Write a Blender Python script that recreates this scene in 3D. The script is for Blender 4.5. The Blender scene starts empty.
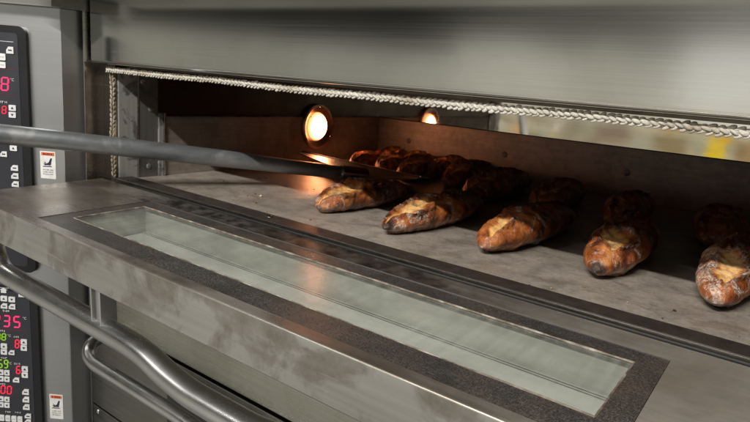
import bpy, bmesh, math, random
from mathutils import Vector, Matrix, noise
R = math.radians
SC = bpy.context.scene
COL = SC.collection
random.seed(7)

# ------------------------------------------------------------------ helpers
def obj(name, bm, mats, parent=None, smooth=True, auto=35):
    me = bpy.data.meshes.new(name)
    bm.normal_update(); bm.to_mesh(me); bm.free()
    if not isinstance(mats, (list, tuple)): mats = [mats]
    for m in mats: me.materials.append(m)
    if smooth:
        me.polygons.foreach_set('use_smooth', [True] * len(me.polygons))
        if auto: me.set_sharp_from_angle(angle=R(auto))
    o = bpy.data.objects.new(name, me); COL.objects.link(o)
    if smooth and auto:      # keep the flats flat next to rounded arrises
        wn = o.modifiers.new('weighted_normals', 'WEIGHTED_NORMAL'); wn.mode = 'FACE_AREA'; wn.weight = 100; wn.keep_sharp = True
    if parent: o.parent = parent
    return o

def empty(name, loc=(0, 0, 0), parent=None):
    o = bpy.data.objects.new(name, None); COL.objects.link(o)
    o.location = loc; o.empty_display_size = .05
    if parent: o.parent = parent
    return o

def tag(o, label=None, cat=None, group=None, kind=None):
    if label: o['label'] = label
    if cat: o['category'] = cat
    if group: o['group'] = group
    if kind: o['kind'] = kind
    return o

def box(bm, x0, x1, y0, y1, z0, z1, bev=0.0, seg=2, mi=0):
    vs = [bm.verts.new(p) for p in ((x0,y0,z0),(x1,y0,z0),(x1,y1,z0),(x0,y1,z0),(x0,y0,z1),(x1,y0,z1),(x1,y1,z1),(x0,y1,z1))]
    fs = [bm.faces.new([vs[i] for i in f]) for f in ((3,2,1,0),(4,5,6,7),(0,1,5,4),(1,2,6,5),(2,3,7,6),(3,0,4,7))]
    for f in fs: f.material_index = mi
    if bev > 0:
        es = list({e for f in fs for e in f.edges})
        r = bmesh.ops.bevel(bm, geom=es, offset=bev, segments=seg, profile=.5, affect='EDGES', clamp_overlap=True)
        for f in r['faces']: f.material_index = mi
    return bm

def B(*a, **k):
    return box(bmesh.new(), *a, **k)

def tube(bm, pts, r, n=20, caps=True, mi=0):
    pts = [Vector(p) for p in pts]
    rings = []; up = Vector((0, 0, 1))
    t0 = (pts[1] - pts[0]).normalized()
    a = t0.cross(up)
    if a.length < 1e-3: a = t0.cross(Vector((0, 1, 0)))
    a.normalize()
    for i, p in enumerate(pts):
        if i == 0: t = pts[1] - pts[0]
        elif i == len(pts) - 1: t = pts[-1] - pts[-2]
        else: t = (pts[i+1] - p).normalized() + (p - pts[i-1]).normalized()
        t.normalize()
        a = (a - t * a.dot(t)).normalized(); b = t.cross(a)
        rr = r[i] if isinstance(r, (list, tuple)) else r
        rings.append([bm.verts.new(p + (a * math.cos(2*math.pi*k/n) + b * math.sin(2*math.pi*k/n)) * rr) for k in range(n)])
    for i in range(len(rings) - 1):
        for k in range(n):
            f = bm.faces.new((rings[i][k], rings[i][(k+1) % n], rings[i+1][(k+1) % n], rings[i+1][k])); f.material_index = mi
    if caps:
        bm.faces.new(rings[0][::-1]).material_index = mi; bm.faces.new(rings[-1]).material_index = mi
    return bm

def spline(ctrl, per=8):
    c = [Vector(p) for p in ctrl]; out = []
    for i in range(len(c) - 1):
        p0 = c[max(i-1, 0)]; p1 = c[i]; p2 = c[i+1]; p3 = c[min(i+2, len(c)-1)]
        for k in range(per):
            t = k / per
            out.append(.5 * ((2*p1) + (p2-p0)*t + (2*p0-5*p1+4*p2-p3)*t*t + (3*p1-p0-3*p2+p3)*t**3))
    out.append(c[-1]); return out

def lathe_x(bm, prof, cy, cz, n=48, mi=0):
    """profile of (x, radius) turned about an axis parallel to X"""
    rings = []
    for x, r in prof:
        rings.append([bm.verts.new((x, cy + r*math.cos(2*math.pi*k/n), cz + r*math.sin(2*math.pi*k/n))) for k in range(n)])
    for i in range(len(rings)-1):
        for k in range(n):
            bm.faces.new((rings[i][k], rings[i][(k+1) % n], rings[i+1][(k+1) % n], rings[i+1][k])).material_index = mi
    return bm

def prism_y(bm, pts, y0, y1, mi=0):
    """outline in (x, z) extruded from y0 to y1"""
    a = [bm.verts.new((x, y0, z)) for x, z in pts]; b = [bm.verts.new((x, y1, z)) for x, z in pts]
    n = len(pts)
    fs = [bm.faces.new(a), bm.faces.new(b[::-1])]
    for i in range(n): fs.append(bm.faces.new((a[i], b[i], b[(i+1) % n], a[(i+1) % n])))
    for f in fs: f.material_index = mi
    bmesh.ops.recalc_face_normals(bm, faces=fs)
    return bm

def rrect(x0, x1, z0, z1, r, n=6):
    out = []
    for cx, cz, a0 in ((x1-r, z1-r, 0), (x0+r, z1-r, 90), (x0+r, z0+r, 180), (x1-r, z0+r, 270)):
        for k in range(n+1):
            a = R(a0 + 90*k/n); out.append((cx + r*math.cos(a), cz + r*math.sin(a)))
    return out

# ------------------------------------------------------------------ materials
class N:
    def __init__(s, name):
        s.m = bpy.data.materials.new(name); s.m.use_nodes = True
        s.t = s.m.node_tree; s.n = s.t.nodes; s.l = s.t.links
        s.bsdf = s.n['Principled BSDF']; s.out = s.n['Material Output']
    def add(s, typ, **kw):
        nd = s.n.new(typ)
        for k, v in kw.items():
            if k in nd.inputs.keys() if hasattr(nd.inputs, 'keys') else False: nd.inputs[k].default_value = v
            else: setattr(nd, k, v)
        return nd
    def link(s, a, b): s.l.new(a, b)
    def coord(s, scale=(1, 1, 1), rot=(0, 0, 0), src='Object', loc=(0, 0, 0)):
        tc = s.n.new('ShaderNodeTexCoord'); mp = s.n.new('ShaderNodeMapping')
        mp.inputs['Scale'].default_value = scale; mp.inputs['Rotation'].default_value = rot; mp.inputs['Location'].default_value = loc
        s.link(tc.outputs[src], mp.inputs['Vector']); return mp.outputs['Vector']
    def noise(s, vec, scale, detail=4, rough=.55, dist=0):
        nd = s.n.new('ShaderNodeTexNoise'); nd.inputs['Scale'].default_value = scale; nd.inputs['Detail'].default_value = detail
        nd.inputs['Roughness'].default_value = rough; nd.inputs['Distortion'].default_value = dist
        s.link(vec, nd.inputs['Vector']); return nd.outputs['Fac']
    def ramp(s, fac, stops, interp='LINEAR'):
        nd = s.n.new('ShaderNodeValToRGB'); cr = nd.color_ramp; cr.interpolation = interp
        while len(cr.elements) < len(stops): cr.elements.new(.5)
        for e, (p, c) in zip(cr.elements, stops):
            e.position = p
            e.color = (c, c, c, 1) if isinstance(c, (int, float)) else (*c, 1)
        s.link(fac, nd.inputs['Fac']); return nd.outputs['Color']
    def mix(s, fac, a, b, typ='MIX'):
        nd = s.n.new('ShaderNodeMix'); nd.data_type = 'RGBA'; nd.blend_type = typ
        for sock, v in ((nd.inputs[0], fac), (nd.inputs[6], a), (nd.inputs[7], b)):
            if hasattr(v, 'is_output'): s.link(v, sock)
            elif isinstance(v, (int, float)): sock.default_value = v if sock == nd.inputs[0] else (v, v, v, 1)
            else: sock.default_value = (*v, 1)
        return nd.outputs[2]
    def math(s, op, a, b=0.0, clamp=False):
        nd = s.n.new('ShaderNodeMath'); nd.operation = op; nd.use_clamp = clamp
        for sock, v in ((nd.inputs[0], a), (nd.inputs[1], b)):
            if hasattr(v, 'is_output'): s.link(v, sock)
            else: sock.default_value = v
        return nd.outputs[0]
    def bump(s, h, strength=.2, dist=.002, normal=None):
        nd = s.n.new('ShaderNodeBump'); nd.inputs['Strength'].default_value = strength; nd.inputs['Distance'].default_value = dist
        s.link(h, nd.inputs['Height'])
        if normal: s.link(normal, nd.inputs['Normal'])
        return nd.outputs['Normal']
    def set(s, **kw):
        for k, v in kw.items():
            sock = s.bsdf.inputs[k.replace('_', ' ')]
            if hasattr(v, 'is_output'): s.link(v, sock)
            elif isinstance(v, tuple) and len(v) == 3: sock.default_value = (*v, 1)
            else: sock.default_value = v
        return s

def steel(name, base=(.5, .49, .46), rough=.3, stain=.4, stain_col=(.22, .18, .13), brush=(2, 160, 160), metal=1.0, stain_scale=5,
          rvar=.18, seed=0, cover=(.46, .62), bs=.08, tv=1.0, sr=.28, top_tones=False):
    m = N(name)
    v = m.coord(); vb = m.coord(scale=brush, loc=(seed, seed*.3, 0))
    br = m.noise(vb, 1.6, 3, .6)
    big = m.noise(m.coord(loc=(seed*1.7, seed, seed*.6)), stain_scale, 6, .62, .6)
    fine = m.noise(v, 38, 5, .65)
    st = m.math('MULTIPLY', m.ramp(big, [(cover[0], 0.), (cover[1], 1.)]), m.ramp(fine, [(.3, .45), (.65, 1.)]))
    st = m.math('MULTIPLY', st, stain)
    tone = m.ramp(br, [(.25, tuple(c*(1-.16*tv) for c in base)), (.75, tuple(min(1, c*(1+.12*tv)) for c in base))])
    wash = m.ramp(m.noise(v, 2.2, 3), [(.3, .82), (.7, 1.08)])
    col = m.mix(1.0, tone, wash, 'MULTIPLY')
    col = m.mix(st, col, stain_col)
    # fine pale scratches
    sc = m.noise(m.coord(scale=(3, 90, 90), rot=(0, .12, .35), loc=(seed, 0, 2)), 3.0, 2, .4)
    scm = m.ramp(sc, [(.70, 0.), (.74, .35), (.78, 0.)])
    col = m.mix(scm, col, (.66, .65, .62))
    ro = m.math('ADD', m.math('MULTIPLY', br, rvar), m.math('ADD', rough - rvar*.5, m.math('MULTIPLY', st, sr)))
    met = metal
    if top_tones:      # darker band along the hinge side of the lowered door, dark patch along its front lip
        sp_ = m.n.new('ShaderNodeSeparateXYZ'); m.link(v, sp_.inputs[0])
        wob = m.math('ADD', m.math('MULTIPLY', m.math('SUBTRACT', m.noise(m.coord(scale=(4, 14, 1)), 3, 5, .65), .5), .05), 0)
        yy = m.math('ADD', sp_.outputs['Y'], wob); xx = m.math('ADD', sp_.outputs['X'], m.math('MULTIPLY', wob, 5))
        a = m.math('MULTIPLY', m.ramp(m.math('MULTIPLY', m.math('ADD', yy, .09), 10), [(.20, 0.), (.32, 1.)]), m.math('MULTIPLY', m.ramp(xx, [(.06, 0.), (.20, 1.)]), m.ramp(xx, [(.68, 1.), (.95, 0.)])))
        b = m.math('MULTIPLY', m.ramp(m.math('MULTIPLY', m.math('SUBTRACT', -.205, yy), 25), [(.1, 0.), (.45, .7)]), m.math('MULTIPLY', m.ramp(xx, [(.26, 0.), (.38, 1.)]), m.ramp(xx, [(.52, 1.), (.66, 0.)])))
        dark_ = m.math('MULTIPLY', m.math('MAXIMUM', a, b), m.ramp(fine, [(.28, .72), (.6, 1.)]))
        col = m.mix(dark_, col, m.mix(scm, (.012, .0105, .0095), (.09, .085, .08)))
        pale_ = m.math('MULTIPLY', m.math('MULTIPLY', m.ramp(xx, [(.80, 0.), (.97, 1.)]), .8), m.ramp(fine, [(.25, .6), (.6, 1.)]))     # paler and less metallic at the far end
        col = m.mix(pale_, col, m.mix(m.ramp(big, [(.4, 0.), (.6, .6)]), (.25, .225, .19), (.15, .125, .10)))
        keep = m.math('MULTIPLY', m.math('SUBTRACT', 1.0, m.math('MULTIPLY', dark_, .92)), m.math('SUBTRACT', 1.0, m.math('MULTIPLY', pale_, .8)))
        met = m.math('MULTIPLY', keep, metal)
        ro = m.math('ADD', ro, m.math('MULTIPLY', dark_, .05))
        m.set(Specular_IOR_Level=m.math('SUBTRACT', .5, m.math('MULTIPLY', dark_, .38)))
    m.set(Base_Color=col, Metallic=met, Roughness=ro, Normal=m.bump(br, bs, .001))
    return m.m

M = {}
M['hood'] = steel('hood_steel', (.60, .595, .55), .125, .3, (.42, .405, .35), (2.5, 120, 320), seed=1, rvar=.05, bs=.004, tv=.45, sr=.03)
M['ledge'] = steel('ledge_steel', (.42, .42, .40), .34, .2, seed=2)
M['pillar'] = steel('pillar_steel', (.57, .585, .59), .36, .14, (.42, .42, .41), (5, 5, 300), .97, stain_scale=4, seed=3, rvar=.05, bs=.02, tv=.25)
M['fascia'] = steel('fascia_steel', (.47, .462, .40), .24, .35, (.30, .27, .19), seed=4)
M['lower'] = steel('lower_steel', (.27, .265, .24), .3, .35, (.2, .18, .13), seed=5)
M['doortop'] = steel('door_top_steel', (.46, .43, .385), .27, .8, (.17, .135, .105), (2, 70, 70), .88, 5.0, .16, 6, (.42, .56), sr=.18, top_tones=True)
M['doorfront'] = steel('door_front_steel', (.56, .55, .515), .36, .80, (.20, .175, .14), (2, 70, 70), .93, 13.0, .12, 7, (.48, .58))
M['trim'] = steel('trim_steel', (.66, .65, .62), .22, .2, seed=8)
M['chrome'] = steel('handle_steel', (.70, .70, .69), .27, .22, (.38, .36, .33), (4, 4, 4), 1.0, 14, .14, 9, bs=.02)
M['frame'] = steel('frame_steel', (.17, .148, .12), .36, .6, (.12, .09, .06), seed=10)
M['jamb'] = steel('jamb_steel', (.40, .40, .385), .40, .85, (.03, .026, .022), (90, 90, 2), stain_scale=22, seed=11, cover=(.50, .55), metal=.35)
M['jambdark'] = steel('jamb_dark_steel', (.17, .165, .15), .38, .7, (.03, .03, .03), (90, 90, 2), stain_scale=18, seed=12, metal=.5)
M['mirror'] = steel('ceiling_steel', (.72, .68, .60), .045, .2, (.4, .32, .22), (1.5, 60, 60), rvar=.03, seed=13, bs=.006, tv=.5)
M['peel'] = steel('peel_steel', (.31, .335, .355), .38, .45, (.50, .49, .46), (40, 5, 40), .78, stain_scale=26, seed=14, bs=.05, cover=(.52, .66))
M['blade'] = steel('blade_steel', (.13, .135, .145), .34, .3, (.05, .05, .05), (30, 3, 30), .85, stain_scale=9, seed=17, bs=.03)
M['dark'] = N('dark_gap').set(Base_Color=(.008, .008, .008), Roughness=.7).m

def wall_mat(name, a, b, c, seed):
    m = N(name)
    n1 = m.noise(m.coord(loc=(seed, seed, seed)), 4, 6, .65, .4); n2 = m.noise(m.coord(), 60, 4, .7)
    n3 = m.noise(m.coord(scale=(2, 2, 30)), 5, 3)
    col = m.ramp(n1, [(.3, a), (.52, b), (.72, c)])
    col = m.mix(.5, col, m.ramp(n2, [(.3, .55), (.7, 1.25)]), 'MULTIPLY')
    col = m.mix(.3, col, m.ramp(n3, [(.35, .6), (.65, 1.2)]), 'MULTIPLY')
    m.set(Base_Color=col, Metallic=.35, Roughness=.52, Normal=m.bump(n2, .15, .001))
    return m.m
M['wall'] = wall_mat('baked_wall_plate', (.20, .17, .145), (.33, .285, .24), (.41, .36, .31), 3)
M['backwall'] = wall_mat('baked_back_plate', (.16, .14, .125), (.25, .225, .20), (.31, .285, .26), 8)
M['upperwall'] = steel('upper_chamber_steel', (.15, .13, .11), .3, .5, (.05, .04, .03), seed=15)

# stone deck
m = N('deck_stone')
v = m.coord()
n1 = m.noise(v, 3.2, 7, .68, .5); n2 = m.noise(v, 34, 7, .72, .2); n3 = m.noise(v, 230, 3, .7)
st = m.noise(m.coord(scale=(1, 1.6, 1)), 13, 6, .7, .5)
col = m.ramp(n1, [(.28, (.20, .168, .138)), (.5, (.285, .250, .216)), (.7, (.345, .308, .268))])
col = m.mix(.75, col, m.ramp(n2, [(.32, .48), (.5, .96), (.68, 1.3)]), 'MULTIPLY')
col = m.mix(.5, col, m.ramp(n3, [(.3, .6), (.7, 1.25)]), 'MULTIPLY')
col = m.mix(m.ramp(st, [(.55, 0.), (.66, .5)]), col, (.125, .09, .065))
cr = m.n.new('ShaderNodeTexVoronoi'); cr.inputs['Scale'].default_value = 210; m.link(v, cr.inputs['Vector'])
sp = m.math('MULTIPLY', m.ramp(cr.outputs['Distance'], [(.14, 1.), (.2, 0.)]), m.ramp(n2, [(.52, 0.), (.6, 1.)]))
col = m.mix(m.math('MULTIPLY', sp, .7), col, (.05, .035, .025))
hh = m.math('ADD', m.math('MULTIPLY', n3, .5), n2)
m.set(Base_Color=col, Roughness=m.ramp(n1, [(.3, .36), (.7, .55)]), Normal=m.bump(hh, .22, .0015)); M['stone'] = m.m

# sill, brown oxidised steel
m = N('sill_oxidised'); n2 = m.noise(m.coord(), 45, 5, .7); n1 = m.noise(m.coord(scale=(1, 8, 8)), 6, 4)
col = m.ramp(n2, [(.3, (.045, .036, .032)), (.6, (.085, .07, .062)), (.75, (.13, .11, .10))])
m.set(Base_Color=col, Metallic=.6, Roughness=.5, Normal=m.bump(n2, .2, .001)); M['sill'] = m.m

# frit band round the glass: black enamel worn and floury
m = N('black_frit'); v = m.coord()
n1 = m.noise(v, 900, 3, .75); n2 = m.noise(v, 11, 5, .65, .5); n3 = m.noise(v, 3.5, 4)
dust = m.math('MULTIPLY', m.ramp(n1, [(.46, 0.), (.66, 1.)]), m.ramp(n2, [(.32, .2), (.62, 1.)]))
col = m.mix(m.math('MULTIPLY', dust, .30), (.024, .023, .0215), (.34, .335, .31))
rust = m.math('MULTIPLY', m.ramp(n3, [(.48, 0.), (.64, .55)]), m.ramp(n2, [(.40, 0.), (.60, .75)]))
col = m.mix(rust, col, (.085, .050, .034))
sx_ = m.noise(m.coord(scale=(14, 420, 1), rot=(0, 0, .5)), 2.5, 3, .5); sy_ = m.noise(m.coord(scale=(420, 14, 1), rot=(0, 0, -.3)), 2.5, 3, .5)
scr = m.math('MAXIMUM', m.ramp(sx_, [(.64, 0.), (.72, .3)]), m.ramp(sy_, [(.66, 0.), (.74, .25)]))
col = m.mix(scr, col, (.30, .29, .27))
m.set(Base_Color=col, Roughness=m.ramp(n1, [(.35, .22), (.65, .6)]), Normal=m.bump(n1, .15, .0006)); M['frit'] = m.m

# panes
def glass(name, tint, refl_rough=.03, haze=.06):
    m = N(name)
    tr = m.n.new('ShaderNodeBsdfTransparent'); tr.inputs['Color'].default_value = (*tint, 1)
    gl = m.n.new('ShaderNodeBsdfGlossy'); gl.inputs['Roughness'].default_value = refl_rough; gl.inputs['Color'].default_value = (1, 1, 1, 1)
    df = m.n.new('ShaderNodeBsdfDiffuse'); df.inputs['Color'].default_value = (.52, .54, .49, 1)
    lwt = m.n.new('ShaderNodeLayerWeight'); lwt.inputs['Blend'].default_value = .5
    fac = m.math('ADD', .045, m.math('MULTIPLY', m.math('POWER', lwt.outputs['Facing'], 4.0), .34))
    sm = m.math('ADD', m.math('MULTIPLY', m.noise(m.coord(scale=(1, 2.5, 1)), 7, 6, .7, .8), .6), m.math('MULTIPLY', m.noise(m.coord(scale=(60, 2.5, 1), rot=(0, 0, .2)), 2.2, 4, .6, .3), .4))
    hz = m.ramp(sm, [(.36, haze*.3), (.5, haze*1.2), (.62, haze*3.2)])
    a = m.n.new('ShaderNodeMixShader'); b = m.n.new('ShaderNodeMixShader')
    m.link(hz, a.inputs[0]); m.link(tr.outputs[0], a.inputs[1]); m.link(df.outputs[0], a.inputs[2])
    m.link(fac, b.inputs[0]); m.link(a.outputs[0], b.inputs[1]); m.link(gl.outputs[0], b.inputs[2])
    m.link(b.outputs[0], m.out.inputs['Surface']); return m.m
M['glass'] = glass('clear_oven_glass', (.972, .982, .972), .16, .06)
m = N('pale_well'); n1 = m.noise(m.coord(scale=(1, 1, 3)), 9, 5, .65); n2 = m.noise(m.coord(scale=(1.5, 40, 40)), 3, 3)
col = m.ramp(n1, [(.3, (.27, .275, .25)), (.55, (.37, .375, .34)), (.75, (.44, .44, .40))])
m.set(Base_Color=col, Metallic=.25, Roughness=.4); M['well'] = m.m
m = N('inner_pane_greenish'); n1 = m.noise(m.coord(scale=(1, 3, 1)), 8, 5, .65, .6)
col = m.ramp(n1, [(.3, (.34, .345, .325)), (.6, (.44, .447, .425)), (.8, (.51, .515, .49))])
m.set(Base_Color=col, Roughness=.16); M['pane'] = m.m
m = N('dark_window_glass'); m.set(Base_Color=(.012, .012, .012), Roughness=.08); M['darkglass'] = m.m
m = N('sealant'); n1 = m.noise(m.coord(), 60, 4)
m.set(Base_Color=m.ramp(n1, [(.3, (.06, .045, .03)), (.5, (.17, .14, .11)), (.72, (.40, .37, .32))]), Roughness=.6); M['seal'] = m.m

# braided gasket
m = N('glass_fibre_rope'); v = m.coord(); n1 = m.noise(v, 16, 4, .65); n2 = m.noise(m.coord(scale=(1, 1, 1)), 420, 3, .7)
col = m.ramp(n1, [(.32, (.26, .21, .15)), (.44, (.46, .42, .355)), (.62, (.56, .535, .48))])
col = m.mix(.6, col, m.ramp(n2, [(.3, .55), (.7, 1.2)]), 'MULTIPLY')
m.set(Base_Color=col, Roughness=.8, Normal=m.bump(n2, .5, .001)); M['rope'] = m.m
m = N('sooty_fibre_rope'); n1 = m.noise(m.coord(), 22, 4, .65); n2 = m.noise(m.coord(), 420, 3, .7)
col = m.ramp(n1, [(.33, (.07, .055, .04)), (.5, (.23, .19, .135)), (.66, (.42, .38, .31))])
m.set(Base_Color=col, Roughness=.85, Normal=m.bump(n2, .5, .001)); M['ropedirty'] = m.m

# panels, print
m = N('panel_membrane'); n1 = m.noise(m.coord(), 700, 2); n2 = m.noise(m.coord(), 9, 4)
m.set(Base_Color=m.mix(.4, (.026, .028, .036), m.ramp(n2, [(.3, .6), (.7, 1.4)]), 'MULTIPLY'), Roughness=m.ramp(n2, [(.3, .36), (.7, .5)])); M['membrane'] = m.m
m = N('panel_bezel'); n2 = m.noise(m.coord(), 12, 4); m.set(Base_Color=(.008, .0085, .011), Roughness=m.ramp(n2, [(.3, .3), (.7, .48)])); M['bezel'] = m.m
def plain(name, c, r=.5, var=.12, scale=60):
    m = N(name); n = m.noise(m.coord(), scale, 3)
    m.set(Base_Color=m.ramp(n, [(.3, tuple(x*(1-var) for x in c)), (.7, tuple(min(1, x*(1+var)) for x in c))]), Roughness=r); return m.m
M['gasketgrey'] = plain('gasket_grey', (.075, .073, .065))
M['keywhite'] = plain('key_white', (.66, .67, .68), .42)
M['print'] = plain('print_white', (.55, .55, .56))
M['redline'] = plain('print_red', (.16, .018, .03))
M['navy'] = plain('icon_navy', (.018, .022, .05))
M['sticker'] = plain('sticker_white', (.70, .70, .69), .4)
M['orange'] = plain('sticker_orange', (.62, .12, .04), .4)
M['greyprint'] = plain('print_grey', (.42, .42, .44))
def led(name, c, s):
    m = N(name); m.set(Base_Color=(.02, .005, .005), Emission_Color=c, Emission_Strength=s); return m.m
M['ledpink'] = led('led_pink', (1, .03, .15), 1.5)
M['ledred'] = led('led_red', (1, .02, .07), 1.2)
M['ledgreen'] = led('led_green', (.36, .80, .02), .75)
m = N('lamp_lens')
tc = m.n.new('ShaderNodeTexCoord'); vd = m.n.new('ShaderNodeVectorMath'); vd.operation = 'DISTANCE'; m.link(tc.outputs['Object'], vd.inputs[0]); vd.inputs[1].default_value = (.0246, .531, .090)
m.set(Base_Color=(.5, .4, .3), Roughness=.2, Emission_Color=m.ramp(m.math('DIVIDE', vd.outputs['Value'], .040), [(.35, (1.0, .40, .17)), (.80, (1.0, .25, .09))]),
      Emission_Strength=m.math('MULTIPLY', m.ramp(m.math('DIVIDE', vd.outputs['Value'], .040), [(.25, 1.), (.60, .42), (.82, .035)]), 105.0)); M['lens'] = m.m
M['lampring'] = steel('lamp_ring_steel', (.42, .34, .28), .28, .4, (.15, .10, .07), (20, 20, 20), seed=16)

# crust
m = N('loaf_crust')
at = m.n.new('ShaderNodeAttribute'); at.attribute_name = 'cut'; cut = at.outputs['Fac']
at2 = m.n.new('ShaderNodeAttribute'); at2.attribute_name = 'tip'; tip = at2.outputs['Fac']
oi = m.n.new('ShaderNodeObjectInfo')
tc = m.n.new('ShaderNodeTexCoord'); va = m.n.new('ShaderNodeVectorMath'); va.operation = 'ADD'
rv = m.n.new('ShaderNodeCombineXYZ')
for i in range(3): m.link(m.math('MULTIPLY', oi.outputs['Random'], (37., 61., 13.)[i]), rv.inputs[i])
m.link(tc.outputs['Object'], va.inputs[0]); m.link(rv.outputs[0], va.inputs[1]); v = va.outputs[0]
n1 = m.noise(v, 22, 5, .65, .5); n2 = m.noise(v, 110, 5, .7); n3 = m.noise(v, 420, 3, .7); n4 = m.noise(v, 38, 6, .72, 1.0)
crust = m.ramp(n1, [(.32, (.024, .008, .0045)), (.42, (.12, .029, .009)), (.53, (.33, .092, .023)), (.66, (.54, .21, .058))])
crust = m.mix(.65, crust, m.ramp(n2, [(.3, .45), (.7, 1.35)]), 'MULTIPLY')
cutn = m.math('ADD', cut, m.math('MULTIPLY', m.math('SUBTRACT', n4, .5), .9))
cutn = m.math('ADD', cutn, m.math('MULTIPLY', m.math('SUBTRACT', n2, .5), .7))
cutc = m.ramp(cutn, [(.22, (.20, .050, .014)), (.5, (.42, .145, .034)), (.80, (.60, .27, .072)), (1.05, (.76, .45, .17))])
cutf = m.ramp(cutn, [(.22, 0.), (.55, 1.)])
col = m.mix(cutf, crust, cutc)
at5 = m.n.new('ShaderNodeAttribute'); at5.attribute_name = 'dust'
fl = m.math('MULTIPLY', m.ramp(m.math('ADD', n4, m.math('MULTIPLY', at5.outputs['Fac'], .13)), [(.55, 0.), (.65, 1.)]), m.ramp(n3, [(.42, .1), (.60, 1.)]))
fl = m.math('MULTIPLY', fl, m.math('SUBTRACT', 1.0, m.math('MULTIPLY', cutf, .7)))
col = m.mix(m.math('MULTIPLY', fl, .80), col, (.74, .67, .56))
at3 = m.n.new('ShaderNodeAttribute'); at3.attribute_name = 'rim'
col = m.mix(m.math('MULTIPLY', at3.outputs['Fac'], m.ramp(n2, [(.36, .0), (.56, .4)])), col, (.74, .66, .55))
at4 = m.n.new('ShaderNodeAttribute'); at4.attribute_name = 'ear'
burn = m.math('MULTIPLY', m.ramp(m.noise(v, 16, 4, .6, .4), [(.53, 0.), (.66, .85)]), m.ramp(n2, [(.35, .4), (.6, 1.)]))
burn = m.math('MAXIMUM', burn, m.math('MULTIPLY', at4.outputs['Fac'], m.ramp(n4, [(.34, .2), (.56, .95)])))
col = m.mix(m.math('MULTIPLY', burn, .85), col, (.018, .009, .006))
col = m.mix(m.math('MULTIPLY', tip, .9), col, (.022, .012, .009))
hh = m.math('ADD', m.math('MULTIPLY', n2, .9), m.math('MULTIPLY', n3, .5))
m.set(Base_Color=col, Roughness=m.math('ADD', .42, m.math('MULTIPLY', fl, .45)), Normal=m.bump(hh, .6, .0032)); M['crust'] = m.m

m = N('crumb'); n1 = m.noise(m.coord(), 90, 3)
m.set(Base_Color=m.ramp(n1, [(.35, (.03, .015, .008)), (.5, (.14, .07, .03)), (.65, (.50, .42, .32))]), Roughness=.8); M['crumb'] = m.m
# ------------------------------------------------------------------ the oven
oven = tag(empty('deck_oven'), 'stainless steel deck oven with one chamber open above a closed one', 'oven')
XR = 1.138           # right end of the opening
DX0, DX1 = -.0173, XR + .0173

obj('deck_stone', B(.006, XR-.006, .027, .8, -.03, 0, bev=.001), M['stone'], oven)

# sill in front of the stone: dark flat bar with a bright front arris
b = B(-.004, XR+.004, -.006, .0262, -.045, .0035, bev=.0012); obj('sill', b, M['sill'], oven)
b = B(-.004, XR+.004, -.0080, -.0064, -.020, .0030, bev=.0004); obj('sill_nosing', b, M['trim'], oven)
bs = bmesh.new()
box(bs, -.02, XR+.02, -.0170, -.0104, -.045, -.028); box(bs, -.004, XR+.004, -.0102, -.0082, -.045, -.0022); obj('hinge_gap_shade', bs, M['dark'], oven)  # near-black strips painted in for the shade inside the hinge gap
for sx, sy in ((.388, .013),):
    b = bmesh.new(); bmesh.ops.create_uvsphere(b, u_segments=16, v_segments=8, radius=.0052)
    bmesh.ops.scale(b, vec=(1.2, 1, .42), verts=b.verts); bmesh.ops.translate(b, vec=(sx, sy, .0032), verts=b.verts)
    obj('screw', b, M['trim'], oven)

# hood
obj('hood', B(-.030, XR+.03, -.030, .06, .2035, .355, bev=.006, seg=3), M['hood'], oven)
b = B(-.0345, XR+.30, -.140, .03, .3085, .37, bev=.003); obj('ledge', b, M['ledge'], oven)  # front edge runs on above the view, lengthened to shade the hood
# trim strips and frame behind the gasket
obj('trim_strip', B(-.0405, -.0375, -.036, .06, -.62, .2955, bev=.0006), M['trim'], oven)
obj('front_frame', B(-.0372, -.0005, .0, .05, -.012, .203), M['frame'], oven)
obj('front_frame', B(XR+.0005, XR+.0372, .0, .05, -.012, .203), M['frame'], oven)
# chamber
obj('chamber_ceiling', B(.0, XR, .012, .805, .2, .2032), M['upperwall'], oven)
obj('chamber_side', B(.0, .0042, .0405, .80, .1, .1998), M['upperwall'], oven)
obj('jamb_plate', B(.0002, .0096, .0003, .0365, -.003, .1985, bev=.0008), M['jamb'], oven)
obj('jamb_groove', B(.0002, .0108, .0368, .0395, -.003, .1985, bev=.0006), M['trim'], oven)
obj('jamb_plate', B(.0045, .0098, .0398, .079, -.003, .1985, bev=.0006), M['jambdark'], oven)
b = B(.0045, .0135, .0793, .0895, -.003, .1205, bev=.001); obj('side_stop', b, M['jamb'], oven)
obj('side_stop', B(.0045, .0150, .0898, .0935, -.003, .1215, bev=.0008), M['trim'], oven)
obj('side_panel', B(.0045, .0092, .0945, .798, -.003, .1125, bev=.0008), M['wall'], oven)
obj('panel_cap', B(.0044, .0112, .0945, .794, .1127, .1152, bev=.0006), M['jambdark'], oven)
obj('side_panel', B(XR-.0092, XR-.0, .0, .798, -.003, .2, bev=.0008), M['wall'], oven)
obj('back_panel', B(.0094, XR-.0095, .7965, .7985, -.003, .1125, bev=.0005), M['backwall'], oven)
obj('back_panel_cap', B(.0094, XR-.0095, .7935, .7984, .1127, .1142, bev=.0004), M['dark'], oven)
obj('back_strip', B(.0043, XR-.0043, .7988, .803, .09, .1999), M['mirror'], oven)
def dome(x, y, z, r, axis, mat, name='rivet'):
    b = bmesh.new(); bmesh.ops.create_uvsphere(b, u_segments=18, v_segments=10, radius=r)
    s = [1, 1, 1]; s[axis] = .38
    bmesh.ops.scale(b, vec=s, verts=b.verts); bmesh.ops.translate(b, vec=(x, y, z), verts=b.verts)
    return obj(name, b, mat, oven)
for x in (.114, .402, .695, .985): dome(x, .7963, .059, .0075, 1, M['jambdark'])
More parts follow.
